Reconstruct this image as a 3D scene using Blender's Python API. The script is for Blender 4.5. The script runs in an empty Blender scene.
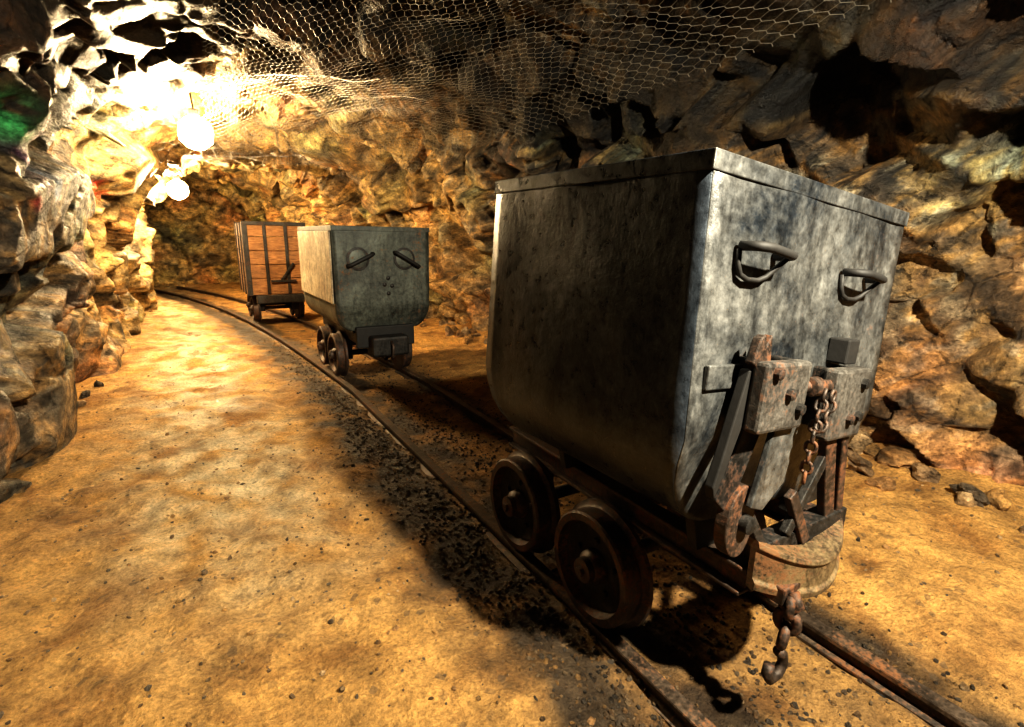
import bpy, math, random
import numpy as np
from mathutils import Vector, Matrix, noise, kdtree
random.seed(7); rng=np.random.default_rng(7)
sc=bpy.context.scene
COL=sc.collection
sc.view_settings.view_transform='Standard'
for lk in ('High Contrast','Standard - High Contrast','Medium High Contrast'):
    try:
        sc.view_settings.look=lk;break
    except Exception:pass

# ---------------------------------------------------------------- camera
CH=1.1675
def setup_cam():
    pi_,ya,ro=.2355,.5449,.0168
    F=np.array([math.sin(ya)*math.cos(pi_),math.cos(ya)*math.cos(pi_),-math.sin(pi_)])
    R=np.array([math.cos(ya),-math.sin(ya),0]);U=np.cross(R,F)
    R2=R*math.cos(ro)+U*math.sin(ro);U2=-R*math.sin(ro)+U*math.cos(ro)
    M=Matrix(((R2[0],U2[0],-F[0],0),(R2[1],U2[1],-F[1],0),(R2[2],U2[2],-F[2],CH),(0,0,0,1)))
    cd=bpy.data.cameras.new('camera');cd.lens=518.74/1024*36;cd.sensor_width=36;cd.sensor_fit='HORIZONTAL';cd.clip_start=.02
    c=bpy.data.objects.new('camera',cd);COL.objects.link(c);c.matrix_world=M;sc.camera=c
setup_cam()

# ---------------------------------------------------------------- node helpers
def newmat(name):
    m=bpy.data.materials.new(name);m.use_nodes=True;nt=m.node_tree;nt.nodes.clear()
    out=nt.nodes.new('ShaderNodeOutputMaterial');b=nt.nodes.new('ShaderNodeBsdfPrincipled')
    nt.links.new(b.outputs[0],out.inputs[0]);return m,nt,b
class N:
    def __init__(s,nt):s.nt=nt
    def node(s,t,**k):
        n=s.nt.nodes.new(t)
        for a,v in k.items():setattr(n,a,v)
        return n
    def L(s,a,b):s.nt.links.new(a,b)
    def coord(s,scale=(1,1,1),rot=(0,0,0)):
        t=s.node('ShaderNodeTexCoord');m=s.node('ShaderNodeMapping');m.inputs['Scale'].default_value=scale;m.inputs['Rotation'].default_value=rot
        s.L(t.outputs['Object'],m.inputs[0]);return m.outputs[0]
    def noise(s,sc_,det=5,rough=.6,vec=None,dist=0):
        n=s.node('ShaderNodeTexNoise');n.inputs['Scale'].default_value=sc_;n.inputs['Detail'].default_value=det;n.inputs['Roughness'].default_value=rough;n.inputs['Distortion'].default_value=dist
        if vec is not None:s.L(vec,n.inputs['Vector'])
        return n.outputs['Fac']
    def vor(s,sc_,feature='F1',vec=None,out='Distance'):
        n=s.node('ShaderNodeTexVoronoi',feature=feature);n.inputs['Scale'].default_value=sc_
        if vec is not None:s.L(vec,n.inputs['Vector'])
        return n.outputs[out]
    def ramp(s,x,stops,interp='LINEAR'):
        r=s.node('ShaderNodeValToRGB');r.color_ramp.interpolation=interp;e=r.color_ramp.elements
        while len(e)<len(stops):e.new(.5)
        for el,(p,c) in zip(e,stops):
            el.position=p
            if not hasattr(c,'__len__'):c=(c,c,c)
            el.color=(*c[:3],1)
        s.L(x,r.inputs[0]);return r.outputs[0]
    def mix(s,f,a,b,mode='MIX'):
        m=s.node('ShaderNodeMix',data_type='RGBA',blend_type=mode)
        for v,i in ((f,0),(a,6),(b,7)):
            if isinstance(v,(int,float)):m.inputs[i].default_value=v if i==0 else (v,v,v,1)
            elif isinstance(v,tuple):m.inputs[i].default_value=(*v[:3],1)
            else:s.L(v,m.inputs[i])
        return m.outputs[2]
    def math(s,op,a,b=0.):
        m=s.node('ShaderNodeMath',operation=op)
        for v,i in ((a,0),(b,1)):
            if isinstance(v,(int,float)):m.inputs[i].default_value=v
            else:s.L(v,m.inputs[i])
        return m.outputs[0]
    def bump(s,h,strength,dist,prev=None):
        b=s.node('ShaderNodeBump');b.inputs['Strength'].default_value=strength;b.inputs['Distance'].default_value=dist
        s.L(h,b.inputs['Height'])
        if prev is not None:s.L(prev,b.inputs['Normal'])
        return b.outputs[0]

def mat_rock(name='rock'):
    m,nt,b=newmat(name);n=N(nt)
    co=n.coord();cs=n.coord((1,1,1.6),(.5,.4,0));a=n.node('ShaderNodeAttribute',attribute_name='Col')
    f=n.noise(7,8,.72,cs,.15);f2=n.noise(42,4,.7,co)
    c=n.mix(1.,a.outputs['Color'],n.ramp(f,[(.32,.20),(.5,.85),(.70,2.2)]),'MULTIPLY')
    c=n.mix(1.,c,n.ramp(f2,[(.3,.5),(.7,1.45)]),'MULTIPLY')
    d=n.vor(3.2,'DISTANCE_TO_EDGE',cs);d2=n.math('ADD',d,n.math('MULTIPLY',n.math('SUBTRACT',f,.45),.30))
    cr=n.ramp(d2,[(0.,0.),(.03,1.)])
    c=n.mix(1.,c,n.ramp(d2,[(0.,.45),(.02,1.)]),'MULTIPLY')
    n.L(c,b.inputs['Base Color'])
    n.L(n.ramp(f,[(.3,.72),(.6,.38)]),b.inputs['Roughness'])
    nb=n.bump(cr,.4,.02);nb=n.bump(f,1.,.055,nb);nb=n.bump(f2,.7,.014,nb)
    n.L(nb,b.inputs['Normal']);return m
def mat_floor():
    m,nt,b=newmat('sandy_mud');n=N(nt);co=n.coord()
    a=n.node('ShaderNodeAttribute',attribute_name='Col')
    f=n.noise(6,9,.72,co);f2=n.noise(70,4,.75,co);f3=n.noise(2.1,6,.65,co,.5)
    c=n.mix(1.,a.outputs['Color'],n.ramp(f,[(.3,.48),(.5,.95),(.72,1.45)]),'MULTIPLY')
    c=n.mix(1.,c,n.ramp(f2,[(.3,.55),(.5,1.),(.7,1.35)]),'MULTIPLY')
    c=n.mix(n.ramp(f3,[(.50,0.),(.62,.75)]),c,n.mix(1.,c,(.45,.36,.28),'MULTIPLY'))
    v=n.vor(34,'F1',co);sp=n.ramp(n.vor(48,'F1',co,'Color'),[(.84,0.),(.92,1.)])
    c=n.mix(n.math('MULTIPLY',sp,.5),c,(.09,.07,.05))
    n.L(c,b.inputs['Base Color'])
    al=n.node('ShaderNodeAttribute',attribute_name='Wet')
    n.L(n.mix(al.outputs['Fac'],(.85,.85,.85),n.ramp(f,[(.4,.12),(.60,.45)])),b.inputs['Roughness'])
    nb=n.bump(v,.5,.012);nb=n.bump(f2,.6,.012,nb);nb=n.bump(f,1.,.10,nb);n.L(nb,b.inputs['Normal']);return m
def mat_steel(name,base,dark,rust,rustamt=.5,metal=.35,rough=(.38,.7),sc_=1.,spread=(.36,.62),bigb=.3):
    m,nt,b=newmat(name);n=N(nt);co=n.coord()
    big=n.noise(3.2*sc_,8,.75,co,.4);fine=n.noise(34*sc_,6,.75,co);st=n.noise(5*sc_,6,.7,n.coord((3,3,.9)))
    c=n.mix(n.ramp(big,[(spread[0],0.),(spread[1],1.)]),dark,base)
    c=n.mix(n.ramp(st,[(.49,0.),(.68,.75)]),c,tuple(x*.4 for x in dark))
    c=n.mix(1.,c,n.ramp(fine,[(.28,.35),(.5,1.),(.74,1.7)]),'MULTIPLY')
    rm=n.ramp(n.math('ADD',n.math('MULTIPLY',fine,.5),n.math('MULTIPLY',n.noise(2.3*sc_,7,.7,co),.5)),[(.62-.22*rustamt,0.),(.68-.18*rustamt,1.)])
    rc=n.mix(n.noise(18,5,.7,co),tuple(x*.4 for x in rust),tuple(min(1,x*1.4) for x in rust))
    c=n.mix(rm,c,rc);n.L(c,b.inputs['Base Color'])
    n.L(n.math('MULTIPLY',n.math('SUBTRACT',1.,rm),metal),b.inputs['Metallic'])
    n.L(n.mix(rm,n.ramp(fine,[(.3,rough[0]),(.7,rough[1])]),(.85,.85,.85)),b.inputs['Roughness'])
    nb=n.bump(big,bigb,.012);nb=n.bump(fine,.5,.003,nb);n.L(nb,b.inputs['Normal']);return m
def mat_wood():
    m,nt,b=newmat('old_planks');n=N(nt);co=n.coord((3,3,30))
    f=n.noise(3,6,.7,co,.6);g=n.noise(4,4,.6,n.coord())
    c=n.ramp(f,[(.3,(.07,.032,.013)),(.55,(.23,.115,.045)),(.75,(.36,.20,.085))])
    c=n.mix(1.,c,n.ramp(g,[(.3,.6),(.7,1.3)]),'MULTIPLY')
    n.L(c,b.inputs['Base Color']);b.inputs['Roughness'].default_value=.8;n.L(n.bump(f,.5,.006),b.inputs['Normal']);return m
def mat_emit(name,col,s):
    m=bpy.data.materials.new(name);m.use_nodes=True;nt=m.node_tree;nt.nodes.clear()
    o=nt.nodes.new('ShaderNodeOutputMaterial');e=nt.nodes.new('ShaderNodeEmission');e.inputs[0].default_value=(*col,1);e.inputs[1].default_value=s
    nt.links.new(e.outputs[0],o.inputs[0]);return m
def mat_plain(name,col,rough=.6,metal=0.):
    m,nt,b=newmat(name);n=N(nt);co=n.coord();f=n.noise(20,4,.7,co)
    n.L(n.mix(1.,col,n.ramp(f,[(.3,.6),(.7,1.3)]),'MULTIPLY'),b.inputs['Base Color']);b.inputs['Roughness'].default_value=rough;b.inputs['Metallic'].default_value=metal
    n.L(n.bump(f,.4,.003),b.inputs['Normal']);return m
ROCK=mat_rock();FLOOR=mat_floor()
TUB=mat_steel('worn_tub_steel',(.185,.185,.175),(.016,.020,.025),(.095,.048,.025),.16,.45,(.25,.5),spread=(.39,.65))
TUBSIDE=mat_steel('shaded_tub_steel',(.055,.066,.080),(.012,.015,.019),(.05,.026,.014),.08,.4,(.22,.45),spread=(.38,.66))  # darker copy of the tub steel: shade on the sides put into the colour
TUB2=mat_steel('worn_tub_steel_far',(.10,.11,.092),(.035,.038,.034),(.14,.065,.025),.30,.35)
PALE=mat_steel('pale_side_sheet',(.44,.38,.27),(.20,.16,.11),(.24,.11,.04),.25,.1,(.6,.8))  # paler steel than the rest of that tub
RUSTY=mat_steel('rusty_iron',(.085,.062,.048),(.028,.022,.018),(.12,.048,.018),.55,.4,sc_=2)
BUFFER=mat_steel('rusty_yellow_iron',(.19,.14,.075),(.05,.034,.022),(.14,.065,.024),.55,.3,sc_=3,spread=(.40,.58))
PLATE=mat_steel('worn_plate',(.12,.112,.10),(.036,.032,.028),(.10,.045,.02),.33,.4,sc_=2)
DARKI=mat_steel('dark_iron',(.045,.042,.038),(.016,.015,.014),(.06,.026,.012),.4,.5,sc_=2)
RAILM=mat_steel('rail_steel',(.12,.09,.065),(.04,.030,.022),(.16,.07,.026),.5,.5,sc_=2)
WOOD=mat_wood();BLACK=mat_plain('black_grime',(.012,.011,.010),.7)
WIRE=mat_plain('galvanised_wire',(.22,.20,.165),.45,.5)

# ---------------------------------------------------------------- mesh helpers
def mk(name,V,Fc,mat,parent=None,smooth=False,M=None,bevel=0,loc=None):
    me=bpy.data.meshes.new(name)
    if M is not None:V=[M@Vector(v) for v in V]
    me.from_pydata([tuple(v) for v in V],[],[tuple(f) for f in Fc]);me.update()
    me.materials.append(mat)
    if smooth:me.polygons.foreach_set('use_smooth',[True]*len(me.polygons))
    o=bpy.data.objects.new(name,me);COL.objects.link(o)
    if parent:o.parent=parent
    if bevel:
        b=o.modifiers.new('bevel','BEVEL');b.width=bevel;b.segments=2;b.limit_method='ANGLE'
    return o
def empty(name,loc=(0,0,0),rz=0):
    e=bpy.data.objects.new(name,None);COL.objects.link(e);e.location=loc;e.rotation_euler=(0,0,rz);e.empty_display_size=.1;return e
BF=[(0,1,3,2),(4,6,7,5),(0,4,5,1),(2,3,7,6),(0,2,6,4),(1,5,7,3)]
def box(name,lo,hi,mat,parent,M=None,bevel=.004):
    V=[(x,y,z) for x in (lo[0],hi[0]) for y in (lo[1],hi[1]) for z in (lo[2],hi[2])]
    return mk(name,V,BF,mat,parent,M=M,bevel=bevel)
def frame_between(p0,p1,up=(0,0,1)):
    p0=Vector(p0);p1=Vector(p1);d=(p1-p0);L=d.length;z=d.normalized();u=Vector(up)
    if abs(z.dot(u))>.97:u=Vector((0,1,0))
    x=u.cross(z).normalized();y=z.cross(x)
    return Matrix(((x[0],y[0],z[0],p0[0]),(x[1],y[1],z[1],p0[1]),(x[2],y[2],z[2],p0[2]),(0,0,0,1))),L
def beam(name,p0,p1,w,h,mat,parent,up=(0,0,1),M=None,bevel=.003):
    Fm,L=frame_between(p0,p1,up)
    if M is not None:Fm=M@Fm
    return box(name,(-w/2,-h/2,0),(w/2,h/2,L),mat,parent,Fm,bevel)
def tubegeo(P,r,closed=False,seg=8):
    P=[Vector(p) for p in P];n=len(P);V=[];Fc=[]
    prevx=None
    for i,p in enumerate(P):
        a=P[(i-1)%n] if (closed or i>0) else P[i];b=P[(i+1)%n] if (closed or i<n-1) else P[i]
        t=(b-a).normalized()
        if prevx is None:
            x=t.orthogonal().normalized()
        else:
            x=(prevx-t*prevx.dot(t)).normalized()
        prevx=x;y=t.cross(x)
        for k in range(seg):
            an=2*math.pi*k/seg;V.append(p+(x*math.cos(an)+y*math.sin(an))*r)
    m=n if closed else n-1
    for i in range(m):
        for k in range(seg):
            a=i*seg+k;b=i*seg+(k+1)%seg;j=((i+1)%n)*seg
            Fc.append((a,b,j+(k+1)%seg,j+k))
    if not closed:
        Fc.append(tuple(range(seg))[::-1]);Fc.append(tuple((n-1)*seg+k for k in range(seg)))
    return V,Fc
def tube(name,P,r,mat,parent,closed=False,seg=10,M=None):
    V,Fc=tubegeo(P,r,closed,seg);return mk(name,V,Fc,mat,parent,True,M)
def lathe(name,prof,mat,parent,seg=40,M=None,smooth=True):
    V=[];Fc=[]
    for r,x in prof:
        for k in range(seg):
            a=2*math.pi*k/seg;V.append((x,r*math.cos(a),r*math.sin(a)))
    for i in range(len(prof)-1):
        for k in range(seg):
            a=i*seg+k;b=i*seg+(k+1)%seg;Fc.append((a,a+seg,b+seg,b))
    Fc.append(tuple(range(seg)));Fc.append(tuple((len(prof)-1)*seg+k for k in range(seg))[::-1])
    o=mk(name,V,Fc,mat,parent,False,M)
    if smooth:
        o.data.polygons.foreach_set('use_smooth',[True]*len(o.data.polygons))
        e=o.modifiers.new('es','EDGE_SPLIT');e.split_angle=math.radians(38)
    return o
def plate(name,pts,th,mat,parent,M=None,bevel=.003):
    n=len(pts);V=[(x,0,z) for x,z in pts]+[(x,th,z) for x,z in pts]
    Fc=[tuple(range(n)),tuple(range(2*n-1,n-1,-1))]+[(i,i+n,(i+1)%n+n,(i+1)%n) for i in range(n)]
    return mk(name,V,Fc,mat,parent,M=M,bevel=bevel)
def chain(name,P,link,r,mat,parent,M=None):
    P=[Vector(p) for p in P];V=[];Fc=[]
    seglen=[(P[i+1]-P[i]).length for i in range(len(P)-1)];tot=sum(seglen);pitch=link-2*r*1.3
    nl=max(1,int(tot/pitch))
    def at(s):
        for i,l in enumerate(seglen):
            if s<=l or i==len(seglen)-1:return P[i]+(P[i+1]-P[i])*(s/l)
            s-=l
    for k in range(nl):
        c=at((k+.5)*pitch);t=(at((k+.5)*pitch+.004)-at((k+.5)*pitch-.004)).normalized()
        x=t.orthogonal().normalized();y=t.cross(x);ang=(k%2)*math.pi/2+.5+random.uniform(-.2,.2)
        s=x*math.cos(ang)+y*math.sin(ang);hw=link*.30;hl=link/2-r
        pts=[]
        for j in range(16):
            a=2*math.pi*j/16;ca,sa=math.cos(a),math.sin(a)
            pts.append(c+s*(hw*ca)+t*((hl-hw)*(1 if sa>0 else -1)*(abs(sa)>.01)+hw*sa))
        v,f=tubegeo(pts,r,True,7);o=len(V);V+=v;Fc+=[tuple(i+o for i in q) for q in f]
    return mk(name,V,Fc,mat,parent,True,M)

# ---------------------------------------------------------------- tunnel
TX=1.2655
def tdx(y):
    d=max(0.,y-4.0);return .06*d+.006*d*d+.00074*d**3 if d>.0 else 0.
def trackx(y):return TX-tdx(y)
def interp(y,xs,vs):return float(np.interp(y,xs,vs))
def xl(y):return interp(y,[-3,1,2.6,3.2,4.5,6.8,9,11,12,13,15],[-1.2,-1.1,-1.02,-.95,-.88,-.86,-.80,-.74,-1.1,-2.6,-3.6])
def xr(y):return interp(y,[-3,.5,4,6.5,9,11,13,15],[3.2,3.25,3.25,3.0,2.6,2.2,1.8,1.4])
def hc(y):return interp(y,[-3,2,4.5,5.6,6.6,9,13,15],[2.75,2.65,2.55,2.6,2.35,2.25,2.3,2.2])
EXP=.58
th=np.linspace(0,math.pi,4000);cx_=2.05*np.sign(-np.cos(th))*np.abs(np.cos(th))**EXP;cz_=2.75*np.abs(np.sin(th))**EXP
al=np.concatenate([[0],np.cumsum(np.hypot(np.diff(cx_),np.diff(cz_)))]);al/=al[-1]
def sect(y,t):
    a=np.interp(t,al,th);L,R_=xl(y),xr(y);c=(L+R_)/2;w=(R_-L)/2;H=hc(y)+.25
    return c-w*np.sign(np.cos(a))*np.abs(np.cos(a))**EXP, -.25+H*np.abs(np.sin(a))**EXP
rows=np.concatenate([np.arange(-2.6,.0,.09),np.arange(0,7,.021),np.arange(7,14.9,.05)])
NT=400;ts=np.linspace(0,1,NT)
P=np.zeros((len(rows),NT,3))
for i,y in enumerate(rows):
    x,z=sect(y,ts);P[i,:,0]=x;P[i,:,1]=y;P[i,:,2]=z
dT=np.gradient(P,axis=1);dY=np.gradient(P,axis=0);Nn=np.cross(dT,dY);Nn/=np.linalg.norm(Nn,axis=2,keepdims=True)+1e-9
cc=np.stack([ (P[:,0,0]+P[:,-1,0])/2,rows,np.full(len(rows),1.)],1)[:,None,:]
if np.sum((cc-P)*Nn)<0:Nn=-Nn
Rm=np.array(Matrix.Rotation(.6,3,'X')@Matrix.Rotation(.5,3,'Y'))
def cells(Pf,nseed,stretch,seed,lo,hi):
    r=np.random.default_rng(seed);S=r.uniform(lo,hi,(nseed,3))
    A=(Rm@np.diag(stretch)@Rm.T)
    Sq=S@A.T;Pq=Pf@A.T
    kd=kdtree.KDTree(nseed)
    for i,s in enumerate(Sq):kd.insert(s,i)
    kd.balance()
    idx=np.empty(len(Pf),int);edge=np.empty(len(Pf))
    for i,p in enumerate(Pq):
        q=kd.find_n(p,2);idx[i]=q[0][1];edge[i]=q[1][2]-q[0][2]
    return S,idx,edge,r
def rockdisp(Pf,amp1=.13,amp2=.040):
    w=np.array([noise.noise_vector(Vector(p)*2.0)+noise.noise_vector(Vector(p)*6.0)*.3 for p in Pf])*.06
    Pw=Pf+w
    lo=Pf.min(0)-.2;hi=Pf.max(0)+.2;vol=np.prod(hi-lo)
    S1,i1,e1,r1=cells(Pw,int(vol/.20),(1,.7,1.4),1,lo,hi)
    h1=r1.uniform(-1,1,len(S1));g1=r1.normal(0,1,(len(S1),3))
    S2,i2,e2,r2=cells(Pw,int(vol/.018),(1,.75,1.35),2,lo,hi)
    h2=r2.uniform(-1,1,len(S2));g2=r2.normal(0,1,(len(S2),3))
    d=amp1*h1[i1]+np.clip(np.sum(g1[i1]*(Pw-S1[i1]),1)*.42,-.25,.25)
    d+=amp2*h2[i2]+np.clip(np.sum(g2[i2]*(Pw-S2[i2]),1)*.38,-.09,.09)
    fr=np.array([noise.fractal(Vector(p)*5.,.8,2.1,5) for p in Pf])
    big=np.array([noise.noise(Vector(p)*.8+Vector((3,1,2))) for p in Pf])
    d+=.014*fr+.15*big
    d-=.04*np.exp(-e1/.03)+.010*np.exp(-e2/.012)
    return d,r1.uniform(0,1,len(S1))[i1],r2.uniform(0,1,len(S2))[i2],fr,big,e2
PAL=np.array([(.030,.027,.024),(.12,.078,.045),(.28,.185,.09),(.42,.275,.115),(.34,.295,.21),(.08,.068,.055),(.36,.21,.075),(.17,.125,.08),(.05,.042,.034)])
def rockcol(Pf,c1,c2,fr,big,T):
    v=(c1*.6+c2*.4+.10*fr);v=(v-v.min())/(v.max()-v.min()+1e-9);k=(v*3.7*len(PAL))%len(PAL)
    i0=k.astype(int)%len(PAL);i1=(i0+1)%len(PAL);f=np.clip((k-i0-.3)/.4,0,1)[:,None]
    C=PAL[i0]*(1-f)+PAL[i1]*f
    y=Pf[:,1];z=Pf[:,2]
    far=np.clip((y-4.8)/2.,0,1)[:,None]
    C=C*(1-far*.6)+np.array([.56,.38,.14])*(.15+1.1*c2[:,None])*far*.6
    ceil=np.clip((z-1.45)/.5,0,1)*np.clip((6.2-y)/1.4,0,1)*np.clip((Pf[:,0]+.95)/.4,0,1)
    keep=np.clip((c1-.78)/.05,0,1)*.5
    C=C*(1-.90*(ceil*(1-keep))[:,None])  # shade under the near ceiling put into the rock colour
    rl=(np.clip((Pf[:,0]-2.2)/.5,0,1)*np.clip((1.5-z)/.5,0,1))[:,None]
    C=C*(1-.5*rl)+np.array([.32,.19,.085])*(.3+1.0*c2[:,None])*.5*rl
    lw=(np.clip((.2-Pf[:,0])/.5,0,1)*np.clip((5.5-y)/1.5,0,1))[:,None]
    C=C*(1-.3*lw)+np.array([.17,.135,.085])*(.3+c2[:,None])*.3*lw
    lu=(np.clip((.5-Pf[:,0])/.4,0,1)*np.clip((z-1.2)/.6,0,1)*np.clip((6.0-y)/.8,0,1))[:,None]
    C=C*(1-.65*lu)  # shade on the upper left rock, out of lamp reach, painted into its colour
    tint=np.array([noise.noise(Vector(p)*1.7+Vector((9,4,7))) for p in Pf])
    C=C*(1+np.clip(tint-.15,0,1)[:,None]*np.array([.6,-.1,-.3])+np.clip(-tint-.1,0,1)[:,None]*np.array([-.4,.1,.2]))
    return np.clip(C,0.004,1)
def smoothgrid(d,shape,k=1):
    g=d.reshape(shape)
    for _ in range(k):
        q=np.pad(g,1,mode='edge');g=(q[1:-1,1:-1]*4+q[:-2,1:-1]+q[2:,1:-1]+q[1:-1,:-2]+q[1:-1,2:])/8
    return g.ravel()
def gridmesh(name,V,Cl,shape,cols,mat,flip=False,smooth=True,extra=None):
    n0,n1=shape;idx=np.arange(n0*n1).reshape(shape)[:,cols[0]:cols[1]]
    m=idx.shape;used=idx.ravel();VV=V[used];loc=np.arange(len(used)).reshape(m)
    q=np.stack([loc[:-1,:-1],loc[1:,:-1],loc[1:,1:],loc[:-1,1:]],-1).reshape(-1,4)
    if flip:q=q[:,::-1]
    me=bpy.data.meshes.new(name);me.vertices.add(len(VV));me.vertices.foreach_set('co',VV.astype(np.float32).ravel())
    me.loops.add(q.size);me.loops.foreach_set('vertex_index',q.ravel().astype(np.int32))
    me.polygons.add(len(q));me.polygons.foreach_set('loop_start',np.arange(0,q.size,4,dtype=np.int32));me.polygons.foreach_set('loop_total',np.full(len(q),4,np.int32))
    me.update(calc_edges=True)
    a=me.color_attributes.new('Col','FLOAT_COLOR','POINT');a.data.foreach_set('color',np.concatenate([Cl[used],np.ones((len(used),1))],1).astype(np.float32).ravel())
    if extra is not None:
        b=me.attributes.new('Wet','FLOAT','POINT');b.data.foreach_set('value',extra[used].astype(np.float32))
    me.polygons.foreach_set('use_smooth',[smooth]*len(q));me.materials.append(mat)
    o=bpy.data.objects.new(name,me);COL.objects.link(o);return o
Pf=P.reshape(-1,3);Nf=Nn.reshape(-1,3)
d,c1,c2,fr,big,e2=rockdisp(Pf)
d=np.clip(d,-.30,.26);ceilm=np.clip((Pf[:,2]-2.0)/.3,0,1);d=np.where(ceilm>0,d*(1-.40*ceilm)-.05*ceilm,d)
lm=np.clip((.3-Pf[:,0])/.4,0,1);d=d*(1-.25*lm)
d=smoothgrid(d,P.shape[:2],1)
V=Pf+Nf*d[:,None]
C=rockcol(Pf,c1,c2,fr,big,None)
for (cy,cz,rad,colr) in [(3.70,1.72,.13,(.05,.30,.10)),(3.45,1.62,.08,(.06,.26,.13)),(3.75,1.52,.09,(.30,.08,.30)),(3.95,1.44,.07,(.10,.20,.38)),(3.65,1.36,.05,(.42,.05,.05)),(6.4,1.58,.07,(.75,.05,.02)),(6.6,1.50,.07,(.75,.06,.02))]:
    mm=(np.exp(-(((Pf[:,1]-cy)**2+(Pf[:,2]-cz)**2)/rad**2)**1.5)*(Pf[:,0]<.2)*np.clip(fr*2.+.8,0,1))[:,None]*.85;C=C*(1-mm)+np.array(colr)*mm
sh=P.shape[:2]
kL=int(NT*.30);kR=int(NT*.70)
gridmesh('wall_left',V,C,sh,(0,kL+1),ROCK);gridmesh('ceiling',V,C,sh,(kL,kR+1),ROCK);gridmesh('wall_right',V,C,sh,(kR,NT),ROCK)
def endwall(name,y0,sgn,nx,nz,x0,x1):
    X,Z=np.meshgrid(np.linspace(x0,x1,nx),np.linspace(-.3,2.9,nz),indexing='ij')
    Pe=np.stack([X.ravel(),np.full(X.size,y0),Z.ravel()],1)
    d,c1,c2,fr,big,_=rockdisp(Pe);Ve=Pe.copy();Ve[:,1]+=sgn*d
    gridmesh(name,Ve,rockcol(Pe,c1,c2,fr,big,None),(nx,nz),(0,nz),ROCK)
endwall('wall_far',14.5,-1,130,80,-4.2,2.4);endwall('wall_back',-2.45,1,60,40,-1.9,3.8)

# ---------------------------------------------------------------- floor
def gz(x,y):
    tx=trackx(y);u=abs(x-tx)
    bed=math.exp(-(u/.62)**4)
    z=-.012-.045*bed
    z+=.035*noise.noise(Vector((x*.9,y*.9,0)))*(1-bed*.7)+.022*noise.fractal(Vector((x*3.5,y*3.5,1)),.7,2.1,5)*(1-.3*bed)
    z+=.026*abs(noise.noise(Vector((x*7,y*5,4))))*(1-bed)
    z+=.10*max(0,(x-2.5))*min(1,max(0,7-y))
    z-=.018*math.exp(-((x-.45-.05*math.sin(y*1.7))/.12)**2)*(1-bed)
    return z
ys=np.concatenate([np.arange(-2.5,.3,.1),np.arange(.3,3.5,.018),np.arange(3.5,7,.035),np.arange(7,14.9,.08)])
xs=np.concatenate([np.arange(-3.6,-1.4,.1),np.arange(-1.4,3.6,.02)])
Vg=np.zeros((len(ys),len(xs),3));Cg=np.zeros_like(Vg);Wg=np.zeros(Vg.shape[:2])
sand=np.array([.60,.345,.11]);pale=np.array([.76,.60,.36]);dk=np.array([.045,.037,.029]);red=np.array([.38,.19,.06])
for i,y in enumerate(ys):
    tx=trackx(y)
    for j,x in enumerate(xs):
        Vg[i,j]=(x,y,gz(x,y))
        a=noise.noise(Vector((x*1.4,y*1.4,5)));b=noise.noise(Vector((x*5,y*5,9)));b2=noise.noise(Vector((x*13,y*13,2)));u=x-tx
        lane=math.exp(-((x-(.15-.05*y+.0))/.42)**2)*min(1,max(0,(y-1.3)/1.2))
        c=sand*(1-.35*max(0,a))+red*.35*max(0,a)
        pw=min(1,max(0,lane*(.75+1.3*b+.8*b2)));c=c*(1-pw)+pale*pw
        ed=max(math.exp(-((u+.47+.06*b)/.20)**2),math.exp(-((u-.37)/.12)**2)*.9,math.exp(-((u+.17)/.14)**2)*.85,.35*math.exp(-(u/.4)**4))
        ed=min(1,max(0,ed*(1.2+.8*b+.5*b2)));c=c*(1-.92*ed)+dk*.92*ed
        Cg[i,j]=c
        Wg[i,j]=min(1,max(0,math.exp(-((x+.05)/.35)**2)*(1 if 3.8<y<7.5 else max(0,1-abs(y-5.6)/3.5))*(.6+1.2*b)+.45*ed))
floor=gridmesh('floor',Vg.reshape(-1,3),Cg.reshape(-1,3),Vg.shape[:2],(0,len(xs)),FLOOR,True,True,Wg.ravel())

import bmesh
bm=bmesh.new();bmesh.ops.create_icosphere(bm,subdivisions=1,radius=1);IV=[v.co.copy() for v in bm.verts];IF=[tuple(v.index for v in f.verts) for f in bm.faces];bm.free()
bm=bmesh.new();bmesh.ops.create_icosphere(bm,subdivisions=3,radius=1);IV3=[v.co.copy() for v in bm.verts];IF3=[tuple(v.index for v in f.verts) for f in bm.faces];bm.free()
def stones(name,pts,mat,colf,hi=False,parent=None):
    V=[];Fc=[];Cc=[]
    iv,jf=(IV3,IF3) if hi else (IV,IF)
    for (x,y,z,s) in pts:
        o=len(V);R=Matrix.Rotation(random.uniform(0,6.28),3,'Z')@Matrix.Rotation(random.uniform(0,6.28),3,'X');sx=(random.uniform(.7,1.3),random.uniform(.7,1.3),random.uniform(.45,.9));sd=Vector((random.random()*50,random.random()*50,0));c=colf(x-trackx(y))
        for v in iv:
            q=Vector((v.x*sx[0],v.y*sx[1],v.z*sx[2]));k=1+.35*noise.noise(v*1.1+sd)+(.18*noise.cell(v*1.6+sd) if hi else random.uniform(-.12,.12))
            V.append(Vector((x,y,z))+R@(q*s*k));Cc.append(c)
        Fc+=[tuple(i+o for i in f) for f in jf]
    ob=mk(name,V,Fc,mat,parent)
    a=ob.data.color_attributes.new('Col','FLOAT_COLOR','POINT');a.data.foreach_set('color',[q for c in Cc for q in (*c,1)])
    return ob
def sc_col(u):
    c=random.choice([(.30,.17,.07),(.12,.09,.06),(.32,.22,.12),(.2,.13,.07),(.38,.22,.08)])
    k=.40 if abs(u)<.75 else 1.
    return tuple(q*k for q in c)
pts=[]
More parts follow.
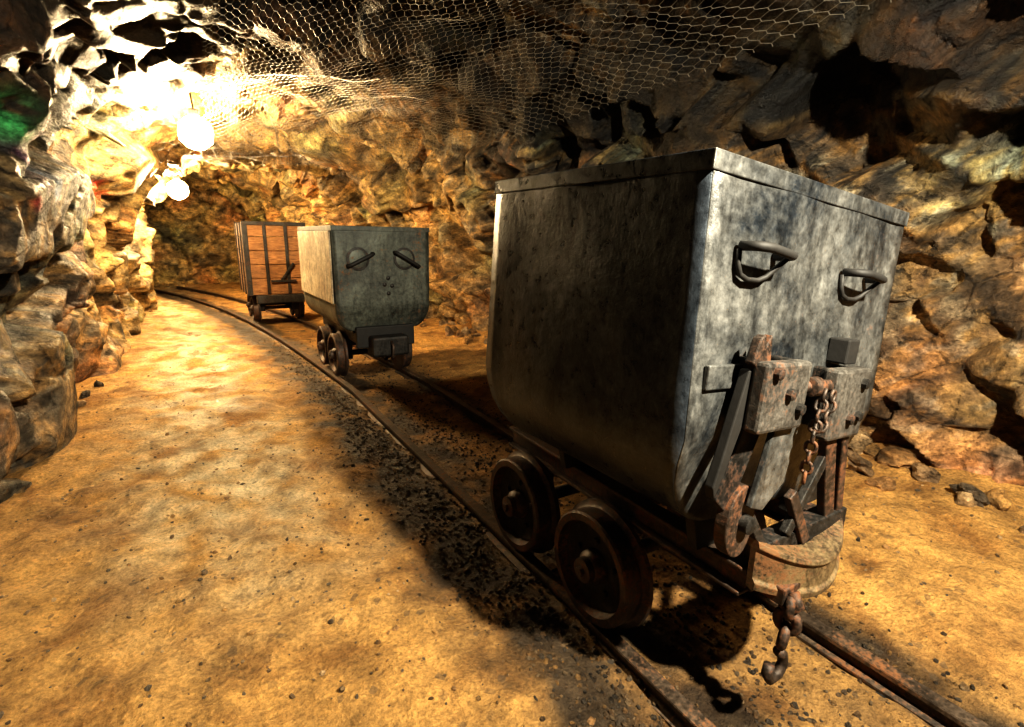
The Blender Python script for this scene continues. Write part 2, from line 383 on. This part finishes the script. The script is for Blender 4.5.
for _ in range(2600):
    y=random.uniform(.25,1)**1.0*random.choice([2,3,4,6]);x=random.uniform(-1.0,2.9);s=random.choice([.003,.004,.005,.006,.009])*random.uniform(.7,1.3)
    pts.append((x,y,gz(x,y)+s*.2,s))
for _ in range(6500):
    y=random.uniform(.2,7.5)*random.uniform(.4,1);sd=random.choice([-1,-1,1,0]);u={-1:-.42,1:.37,0:0.}[sd]+random.gauss(0,.10);x=trackx(y)+u;s=random.uniform(.003,.010)
    pts.append((x,y,gz(x,y)+s*.2,s))
stones('gravel',pts,mat_rock('gravel_stone'),sc_col,False,floor)
pts=[]
for _ in range(90):
    y=random.uniform(.3,9);x=xr(y)-random.uniform(.15,.55);s=random.uniform(.03,.09);pts.append((x,y,gz(x,y)+s*.25,s))
for _ in range(12):
    y=random.uniform(2.8,11);x=xl(y)+random.uniform(.02,.14);s=random.uniform(.02,.05);pts.append((x,y,gz(x,y)+s*.25,s))
stones('rock_rubble',pts,ROCK,sc_col,True,floor)

# ---------------------------------------------------------------- rails
track=empty('mine_track')
prof=[(-.021,0),(.021,0),(.023,-.004),(.023,-.016),(.006,-.022),(.006,-.05),(.03,-.058),(.03,-.066),(-.03,-.066),(-.03,-.058),(-.006,-.05),(-.006,-.022),(-.023,-.016),(-.023,-.004)]
def rail(name,off):
    V=[];Fc=[];Y=np.arange(-2.3,14.1,.12);n=len(prof)
    for y in Y:
        x=trackx(y);sl=-(tdx(y+.01)-tdx(y-.01))/.02;nv=Vector((1,-sl,0)).normalized();c=Vector((x,y,0))+nv*off+Vector((0,0,.003*noise.noise(Vector((0,y*1.3,off)))))
        for a,b in prof:V.append(c+nv*a+Vector((0,0,b)))
    for i in range(len(Y)-1):
        for k in range(n):
            a=i*n+k;b=i*n+(k+1)%n;Fc.append((a,b,b+n,a+n))
    Fc.append(tuple(range(n))[::-1]);Fc.append(tuple((len(Y)-1)*n+k for k in range(n)))
    mk(name,V,Fc,RAILM,track)
rail('rail_left',-.3);rail('rail_right',.3)
V=[];Fc=[]
for k in range(22):
    y=-1.6+k*.68;x=trackx(y)
    w=.5+random.uniform(-.03,.03);o=len(V)
    for px in (x-w,x+w):
        for py in (y-.06,y+.06):
            for pz in (-.12,-.068):V.append((px,py,pz+random.uniform(-.004,.004)))
    Fc+=[tuple(i+o for i in f) for f in BF]
mk('sleepers',V,Fc,DARKI,track)

# ---------------------------------------------------------------- carts
def tubshell(name,Wt,Wb,H,zb,yf,yfb,yb,ybb,mat,parent,M,seed,rim=True,bot=.52,bw=.17,sidemat=None):
    prof=[(Wt,H)]
    for t in np.linspace(0,1,15)[1:]:prof.append((Wt+(Wb-Wt)*t,H+(zb-H)*t))
    for t in np.linspace(0,1,8)[1:]:
        a=t*math.pi/2;prof.append((bw+(Wb-bw)*math.cos(a)**.9 if t<1 else bw,bot+(zb-bot)*(1-math.sin(a))))
    full=[(-x,z) for x,z in prof]+[(x*s,bot) for s,x in zip(np.linspace(-.7,.7,5),[bw]*5)]+[(x,z) for x,z in prof[::-1]]
    n=len(full);NY=22;V=[];Fc=[]
    def yy(z,t):
        k=min(1,max(0,(z-zb)/(H-zb)));a=yfb+(yf-yfb)*k;b=ybb+(yb-ybb)*k
        if z<zb:
            s=(zb-z)/(zb-bot);a+=.05*s;b-=.05*s
        return a+(b-a)*t
    def dent(p,ax):
        ex=min(1,abs(abs(p[0])-Wt)/.05) if ax==1 else min(1,min(abs(p[1]-yf),abs(p[1]-yb))/.05)
        w=(.007*noise.noise(Vector(p)*4+Vector((seed,0,0)))+.002*noise.noise(Vector(p)*14+Vector((seed,0,0))))*ex
        q=Vector(p);q[ax]+=w;return q
    for j in range(NY+1):
        for (x,z) in full:V.append(dent((x,yy(z,j/NY),z),0))
    for j in range(NY):
        for i in range(n-1):
            a=j*n+i;Fc.append((a,a+n,a+n+1,a+1))
    nside=len(Fc)
    m=len(prof);K=22
    for t,fl in ((0,0),(1,1)):
        o=len(V)
        for i in range(m):
            x,z=prof[i]
            for k in range(K+1):
                V.append(dent((-x+2*x*k/K,yy(z,t),z),1))
        for i in range(m-1):
            for k in range(K):
                a=o+i*(K+1)+k;q=(a,a+K+1,a+K+2,a+1);Fc.append(q if not fl else q[::-1])
    ob=mk(name,V,Fc,mat,parent,True,M)
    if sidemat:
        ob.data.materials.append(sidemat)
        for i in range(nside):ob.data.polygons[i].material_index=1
    s=ob.modifiers.new('es','EDGE_SPLIT');s.split_angle=math.radians(40)
    so=ob.modifiers.new('thick','SOLIDIFY');so.thickness=.006;so.offset=0
    if rim:
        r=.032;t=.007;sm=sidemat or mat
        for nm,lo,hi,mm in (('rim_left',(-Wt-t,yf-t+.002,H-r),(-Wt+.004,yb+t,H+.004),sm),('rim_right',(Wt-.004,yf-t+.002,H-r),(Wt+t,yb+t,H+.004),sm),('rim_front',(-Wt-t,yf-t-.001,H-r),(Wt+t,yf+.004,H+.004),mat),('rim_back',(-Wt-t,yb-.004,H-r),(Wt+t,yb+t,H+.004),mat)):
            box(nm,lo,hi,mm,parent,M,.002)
    return ob
def wheelset(parent,y,r=.178,g=.325,nm='1',mat=RUSTY):
    fl=r+.020
    for s,side in ((-1,'left'),(1,'right')):
        M=Matrix.Translation((s*g,y,r))@(Matrix.Rotation(math.pi,4,'Z') if s>0 else Matrix.Identity(4))
        pr=[(.024,-.022),(.038,-.020),(.040,0.0),(.052,.012),(.056,.04),(r-.05,.046),(r-.035,.030),(r-.028,.0),(r-.006,.0),(r,.006),(r+.001,.058),(r+.006,.064),(fl,.068),(fl+.001,.082),(fl-.008,.09),(.05,.09),(.05,.12),(.03,.12)]
        lathe('wheel_%s_%s'%(side,nm),pr,mat,parent,48,M)
        lathe('wheel_dish_%s_%s'%(side,nm),[(.058,.036),(.10,.040),(r-.04,.030),(r-.036,.04)],DARKI,parent,40,M)
        lathe('hub_bolt_%s_%s'%(side,nm),[(.014,-.034),(.016,-.032),(.016,-.01)],mat,parent,6,M,False)
        for k in range(5):
            a=k*2*math.pi/5+.3;Mb=M@Matrix.Translation((.0,.085*math.cos(a),.085*math.sin(a)))
            lathe('wheel_rivet_%s_%s_%d'%(side,nm,k),[(.008,.028),(.010,.031),(.010,.046)],DARKI,parent,8,Mb,False)
    tube('axle_'+nm,[(-g+.05,y,r),(g-.05,y,r)],.024,DARKI,parent)
    for s in (-1,1):box('axle_box_%s_%d'%(nm,s),(s*.205-.035,y-.055,r-.045),(s*.205+.035,y+.055,r+.165),DARKI,parent,bevel=.006)

# --- big foreground cart
cart=empty('mine_cart',(TX,.66,0))
tilt,tyaw,tdx_=.0906,.0464,-.1031
MT=Matrix.Translation((tdx_,0,.5))@Matrix.Rotation(tyaw,4,'Z')@Matrix.Rotation(tilt,4,'Y')@Matrix.Translation((0,0,-.5))
Wt,Wb,H,zb=.4209,.4051,1.2914,.7521
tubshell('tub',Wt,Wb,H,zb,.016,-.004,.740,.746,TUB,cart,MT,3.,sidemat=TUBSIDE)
def handle(nm,x,z):
    tube(nm,[(x-.062,.0,z+.006),(x-.062,-.028,z+.006),(x-.054,-.040,z+.006),(x-.03,-.044,z+.006),(x+.03,-.044,z),(x+.055,-.040,z-.002),(x+.062,-.028,z-.003),(x+.062,.0,z-.003)],.0095,BLACK,cart,M=MT,seg=10)
    P_=[(x-.066,0,z+.0),(x-.064,-.002,z-.03),(x-.056,-.004,z-.048),(x-.035,-.006,z-.056),(x+.0,-.008,z-.056),(x+.02,-.012,z-.048),(x+.032,-.022,z-.03),(x+.048,-.034,z-.008)]
    tube(nm+'_bail',P_,.0055,BLACK,cart,False,M=MT,seg=8)
handle('handle_left',-.258,1.130);handle('handle_right',.172,1.110)
for s in (-1,1):
    n='left' if s<0 else 'right'
    box('frame_beam_'+n,(s*.205-.028,-.02,.34),(s*.205+.028,1.06,.352),RUSTY,cart)
    box('frame_web_'+n,(s*.205-.006,-.02,.352),(s*.205+.006,1.06,.408),RUSTY,cart)
    box('frame_flange_'+n,(s*.205-.028,-.02,.408),(s*.205+.028,1.06,.42),RUSTY,cart)
    for k,y in enumerate((.08,.62)):
        plate('saddle_%s_%d'%(n,k),[(-.10,.42),(.06,.42),(.03,.60),(-.16 if s<0 else -.02,.66)] if s<0 else [(-.06,.42),(.10,.42),(.10,.62),(-.03,.58)],.03,DARKI,cart,Matrix.Translation((s*.17,y,0)))
for k,y in enumerate((-.01,.5,1.03)):box('cross_member_%d'%k,(-.2,y-.02,.345),(.2,y+.03,.415),RUSTY,cart)
wheelset(cart,.425,nm='front');wheelset(cart,.875,nm='rear')
# --- coupling / tipping gear on the front end
box('left_strap',(-.375,-.014,.855),(-.22,-.002,.905),TUB,cart,MT,.003)
box('left_bracket',(-.285,-.080,.775),(-.115,-.045,.920),PLATE,cart,MT,.008)
box('left_bracket_web',(-.265,-.05,.78),(-.235,.0,.92),DARKI,cart,MT)
box('left_bracket_web_2',(-.160,-.05,.78),(-.130,.0,.92),DARKI,cart,MT)
box('right_bracket',(.02,-.080,.725),(.18,-.04,.895),PLATE,cart,MT,.008)
box('right_bracket_web',(.045,-.045,.745),(.075,.0,.89),DARKI,cart,MT)
box('right_bracket_web_2',(.135,-.045,.745),(.165,.0,.89),DARKI,cart,MT)
box('right_stop_block',(.10,-.050,.90),(.155,-.002,.96),BLACK,cart,MT,.004)
for i,(x,z) in enumerate([(-.195,.855),(-.145,.82),(.10,.775),(.14,.86),(-.255,.90),(.14,.78)]):
    Mb=MT@Matrix.Translation((x,-.083,z))@Matrix.Rotation(math.pi/2,4,'Z')
    lathe('bolt_%d'%i,[(.006,-.010),(.012,-.008),(.013,.004)],DARKI,cart,8,Mb,False)
tube('hinge_pin',[(-.12,-.055,.86),(.04,-.055,.855)],.014,RUSTY,cart,M=MT)
lathe('hinge_boss',[(.015,-.02),(.022,-.018),(.022,.018),(.015,.02)],RUSTY,cart,20,MT@Matrix.Translation((-.06,-.060,.858)))
plate('left_ear',[(-.30,.915),(-.285,.965),(-.27,.972),(-.262,.95),(-.247,.972),(-.238,.92),(-.25,.89)],.02,RUSTY,cart,MT@Matrix.Translation((0,-.055,0)))
plate('left_side_arm',[(-.29,.90),(-.272,.90),(-.275,.80),(-.315,.68),(-.335,.635),(-.345,.66),(-.33,.72)],.022,BLACK,cart,MT@Matrix.Translation((0,-.045,0)))
plate('left_web',[(-.245,.78),(-.17,.78),(-.25,.575),(-.305,.62)],.014,DARKI,cart,MT@Matrix.Translation((0,-.03,0)))
plate('centre_web',[(-.18,.78),(-.08,.78),(-.10,.64),(-.17,.585),(-.22,.60)],.014,TUB,cart,MT@Matrix.Translation((0,-.06,0)))
plate('lever_disc',[(.065*math.cos(a)*(.75 if math.cos(a)>0 else 1),.085*math.sin(a)) for a in np.linspace(0,2*math.pi,28)[:-1]],.03,RUSTY,cart,Matrix.Translation((-.30,-.05,.575))@Matrix.Rotation(.1,4,'Z'))
lathe('lever_disc_boss',[(.01,-.02),(.02,-.016),(.02,.01)],DARKI,cart,12,Matrix.Translation((-.30,-.055,.575))@Matrix.Rotation(math.pi/2,4,'Z'))
beam('lever_arm',(-.28,-.03,.60),(-.17,-.03,.44),.03,.025,DARKI,cart)
beam('right_arm',(-.01,-.05,.74),(.10,-.03,.43),.045,.022,RUSTY,cart,(0,1,0))
beam('right_arm_2',(.06,-.05,.72),(.145,-.03,.44),.03,.022,RUSTY,cart,(0,1,0))
beam('cross_arm',(.03,-.045,.70),(-.12,-.045,.49),.028,.02,DARKI,cart,(0,1,0))
beam('cross_arm_2',(-.13,-.05,.60),(-.04,-.05,.45),.03,.02,RUSTY,cart,(0,1,0))
box('draw_plate',(-.20,-.05,.425),(.16,.0,.485),DARKI,cart)
V=[];Fc=[];A=np.linspace(-1,1,25);pr=[(.0,.0),(.016,-.004),(.018,.012),(.010,.022),(.010,.080),(.018,.090),(.014,.102),(-.045,.112),(-.045,.100),(.0,.086)]
for a in A:
    x=-.045+.185*a;y=-.100+.065*a*a;z=.345+.030*a*a-.008*a;sc2=(.90-.12*a+.16*a*a)
    for (dy,dz) in pr:V.append((x,y-dy,z+dz*sc2))
n=len(pr)
for i in range(len(A)-1):
    for k in range(n):
        a=i*n+k;b=i*n+(k+1)%n;Fc.append((a,b,b+n,a+n))
Fc.append(tuple(range(n)));Fc.append(tuple((len(A)-1)*n+k for k in range(n))[::-1])
mk('buffer',V,Fc,BUFFER,cart,False,bevel=.002)
box('buffer_bar',(-.18,-.10,.345),(-.02,.0,.39),RUSTY,cart)
tube('draw_hook',[(-.155,-.105,.38),(-.155,-.122,.355),(-.155,-.105,.325),(-.155,-.085,.34)],.013,RUSTY,cart)
chain('coupling_chain',[(-.155,-.105,.365),(-.152,-.10,.27),(-.15,-.09,.20)],.074,.0115,RUSTY,cart)
tube('chain_hook',[(-.15,-.09,.205),(-.128,-.09,.185),(-.120,-.09,.155),(-.138,-.09,.132),(-.17,-.09,.132),(-.185,-.09,.155),(-.18,-.09,.18)],.013,RUSTY,cart)
chain('safety_chain',[(-.075,-.095,.86),(-.10,-.10,.80),(-.09,-.095,.64)],.034,.004,RUSTY,cart,MT)
chain('safety_chain_2',[(-.035,-.095,.855),(-.06,-.10,.80),(-.085,-.095,.75)],.034,.004,RUSTY,cart,MT)

# --- second tub
def cart_b(name,y0):
    c=empty(name,(trackx(y0+.6)+.05,y0,0),.02)
    I=Matrix.Identity(4)
    tubshell('tub',.383,.375,1.2408,.62,.0,.0,1.25,1.25,TUB2,c,I,9.,bot=.44,bw=.24)
    box('side_sheet_left',(-.400,.03,.66),(-.388,1.22,1.205),PALE,c)
    for s in (-1,1):
        x=s*.185
        lathe('round_pad_%d'%s,[(.07,-.010),(.088,-.008),(.09,.01)],DARKI,c,28,Matrix.Translation((x-.015,0,1.0))@Matrix.Rotation(math.pi/2,4,'Z'))
        lathe('round_pad_face_%d'%s,[(.06,-.016),(.07,-.013),(.07,.01)],TUB2,c,28,Matrix.Translation((x-.015,0,1.0))@Matrix.Rotation(math.pi/2,4,'Z'))
        h=.095
        p0=Vector((x-h-.0,0,.95 if s<0 else 1.05));p1=Vector((x+h,0,1.04 if s<0 else .94))
        o_=Vector((0,-.05,0))
        tube('handle_%d'%s,[p0,p0+o_*.8,p0+o_+(p1-p0)*.12,p0+o_+(p1-p0)*.88,p1+o_*.8,p1],.014,BLACK,c)
        box('frame_beam_%d'%s,(s*.2-.028,.05,.33),(s*.2+.028,1.2,.41),DARKI,c)
        for k in (0,1):box('saddle_%d_%d'%(s,k),(s*.18-.05,.15+k*.85,.41),(s*.18+.05,.2+k*.85,.50),DARKI,c)
    for q,(kx,kz) in enumerate([(.03,.85),(.0,.80),(.06,.79),(.03,.73)]):lathe('knob_%d'%q,[(.008,-.016),(.016,-.01),(.016,.01)],DARKI,c,12,Matrix.Translation((kx,0,kz))@Matrix.Rotation(math.pi/2,4,'Z'))
    wheelset(c,.46,nm='front',g=.33);wheelset(c,.88,nm='rear',g=.33)
    box('buffer_block',(-.15,-.12,.24),(.15,.06,.40),DARKI,c,bevel=.02)
    box('end_plate',(-.24,.0,.30),(.24,.05,.47),BLACK,c,bevel=.01)
    tube('coupling',[(0,-.12,.36),(0,-.16,.33),(0,-.15,.25),(0,-.12,.22)],.012,RUSTY,c)
cart_b('mine_cart.001',4.07)
# --- wooden cart
def cart_c(name,y0):
    c=empty(name,(trackx(y0+.6)+.13,y0,0),.02)
    W,L,z0,z1=.38,1.0,.42,1.33
    nb=5;hh=(z1-z0)/nb
    for k in range(nb):
        a=z0+k*hh;b=a+hh-.008
        box('plank_front_%d'%k,(-W,-.0,a),(W,.035,b),WOOD,c,bevel=.004)
        box('plank_back_%d'%k,(-W,L-.035,a),(W,L,b),WOOD,c,bevel=.004)
        box('plank_left_%d'%k,(-W,.035,a),(-W+.035,L-.035,b),WOOD,c,bevel=.004)
        box('plank_right_%d'%k,(W-.035,.035,a),(W,L-.035,b),WOOD,c,bevel=.004)
    box('bed',(-W,0,z0-.04),(W,L,z0),WOOD,c)
    for s in (-1,1):
        for k,y in enumerate((-.012,L-.04)):
            box('corner_iron_%d_%d'%(s,k),(s*W-.05 if s>0 else -W-.01,y,z0-.05),(s*W+.01 if s>0 else -W+.05,y+.05,z1+.01),DARKI,c)
        for k,y in enumerate((.3,.62)):box('side_strap_%d_%d'%(s,k),(s*W-.012 if s<0 else W-.005,y,z0-.05),(s*W+.005 if s<0 else W+.012,y+.05,z1),DARKI,c)
        box('frame_beam_%d'%s,(s*.2-.03,-.05,.30),(s*.2+.03,L+.05,.38),DARKI,c)
        box('front_post_%d'%s,(s*.13-.02,-.02,z0-.03),(s*.13+.02,.0,z1),DARKI,c)
    box('top_band',(-W-.012,-.014,z1-.04),(W+.012,.0,z1+.008),DARKI,c)
    beam('diagonal_brace',(.02,-.03,.55),(.20,-.03,.80),.03,.015,DARKI,c,(0,1,0))
    beam('brake_bar',(-.1,-.03,.56),(.22,-.03,.56),.03,.015,DARKI,c,(0,1,0))
    box('headstock',(-.3,-.10,.27),(.3,0,.38),DARKI,c,bevel=.01)
    wheelset(c,.30,nm='front',g=.33,r=.17);wheelset(c,.72,nm='rear',g=.33,r=.17)
cart_c('wooden_mine_cart',7.75)

# ---------------------------------------------------------------- rock netting
def netsurf(y,t):
    x,z=sect(y,np.array([t]));x=x[0];z=z[0];c=(xl(y)+xr(y))/2
    sag=.20+.09*noise.noise(Vector((x*1.1,y*1.1,3)))+.035*noise.noise(Vector((x*3.5,y*3.5,3)))
    v=Vector((c-x,0,.8-z)).normalized()
    j=Vector((.02*noise.noise(Vector((x*3,y*3,8))),.03*noise.noise(Vector((x*3,y*3,5))),0))
    return Vector((x,y,z))+v*sag+j,v
def net(name,y0,y1,t0,t1,pitch=.052,q=.0165,r=.0015):
    per=7.4;nw=int((y1-y0)/pitch);nk=int((t1-t0)*per/q);V=[];Fc=[]
    for i in range(nw):
        row=[]
        for k in range(nk+1):
            ph=(k+ (2 if i%2 else 0))%4
            s_=1 if ph in (0,1) else -1
            y=y0+i*pitch+s_*pitch*.48
            p,v=netsurf(y,t0+(t1-t0)*k/nk);row.append((p,v))
        for k,(p,v) in enumerate(row):
            a=row[max(0,k-1)][0];b=row[min(nk,k+1)][0]
            t=(b-a).normalized();s=t.cross(v).normalized()
            for j in range(3):
                an=2*math.pi*j/3;V.append(p+(v*math.cos(an)+s*math.sin(an))*r)
        o=len(V)-3*(nk+1)
        for k in range(nk):
            for j in range(3):
                a=o+k*3+j;b=o+k*3+(j+1)%3;Fc.append((a,b,b+3,a+3))
    mk(name,V,Fc,WIRE)
net('rock_netting',.9,8.0,.37,.70)

# ---------------------------------------------------------------- lamps
GL=mat_emit('lamp_glow',(1.,.76,.44),480)
def lamp(name,loc,r,top):
    e=empty(name,loc)
    bm=bmesh.new();bmesh.ops.create_icosphere(bm,subdivisions=2,radius=r)
    me=bpy.data.meshes.new('globe');bm.to_mesh(me);bm.free();me.materials.append(GL);me.polygons.foreach_set('use_smooth',[True]*len(me.polygons));o=bpy.data.objects.new('globe',me);COL.objects.link(o);o.parent=e
    tube('cable',[(0,0,r*.95),(0,.0,top*.5),(-.02,0,top)],.008,BLACK,e)
    lathe('socket',[(.03,0),(.045,.01),(.045,.07),(.02,.08)],BLACK,e,16,Matrix.Translation((0,0,r*.9))@Matrix.Rotation(-math.pi/2,4,'Y'))
lamp('mine_lamp',(.14,6.0,2.08),.15,.45)
lamp('mine_lamp.001',(-.10,10.,1.83),.15,.6)

def alight(name,loc,tgt,e,size,col,kind='SPOT',ang=150,blend=.7):
    l=bpy.data.lights.new(name,kind);l.energy=e;l.color=col
    if kind=='SPOT':l.spot_size=math.radians(ang);l.spot_blend=blend;l.shadow_soft_size=size
    if kind=='POINT':l.shadow_soft_size=size
    o=bpy.data.objects.new(name,l);COL.objects.link(o);o.location=loc
    o.rotation_euler=(Vector(tgt)-Vector(loc)).to_track_quat('-Z','Y').to_euler();return o
alight('work_light',(1.0,-.55,2.25),(1.5,2.0,.2),860,.04,(1.,.91,.72),ang=145)
alight('left_wall_fill',(-.5,-.8,1.6),(-1.0,3.4,1.2),85,.2,(1.,.86,.62),ang=62)  # added fill spot that brightens the left wall, not a lamp of the mine
w=bpy.data.worlds.new('w');sc.world=w;w.use_nodes=True;w.node_tree.nodes['Background'].inputs[0].default_value=(.75,.8,.9,1);w.node_tree.nodes['Background'].inputs[1].default_value=.01
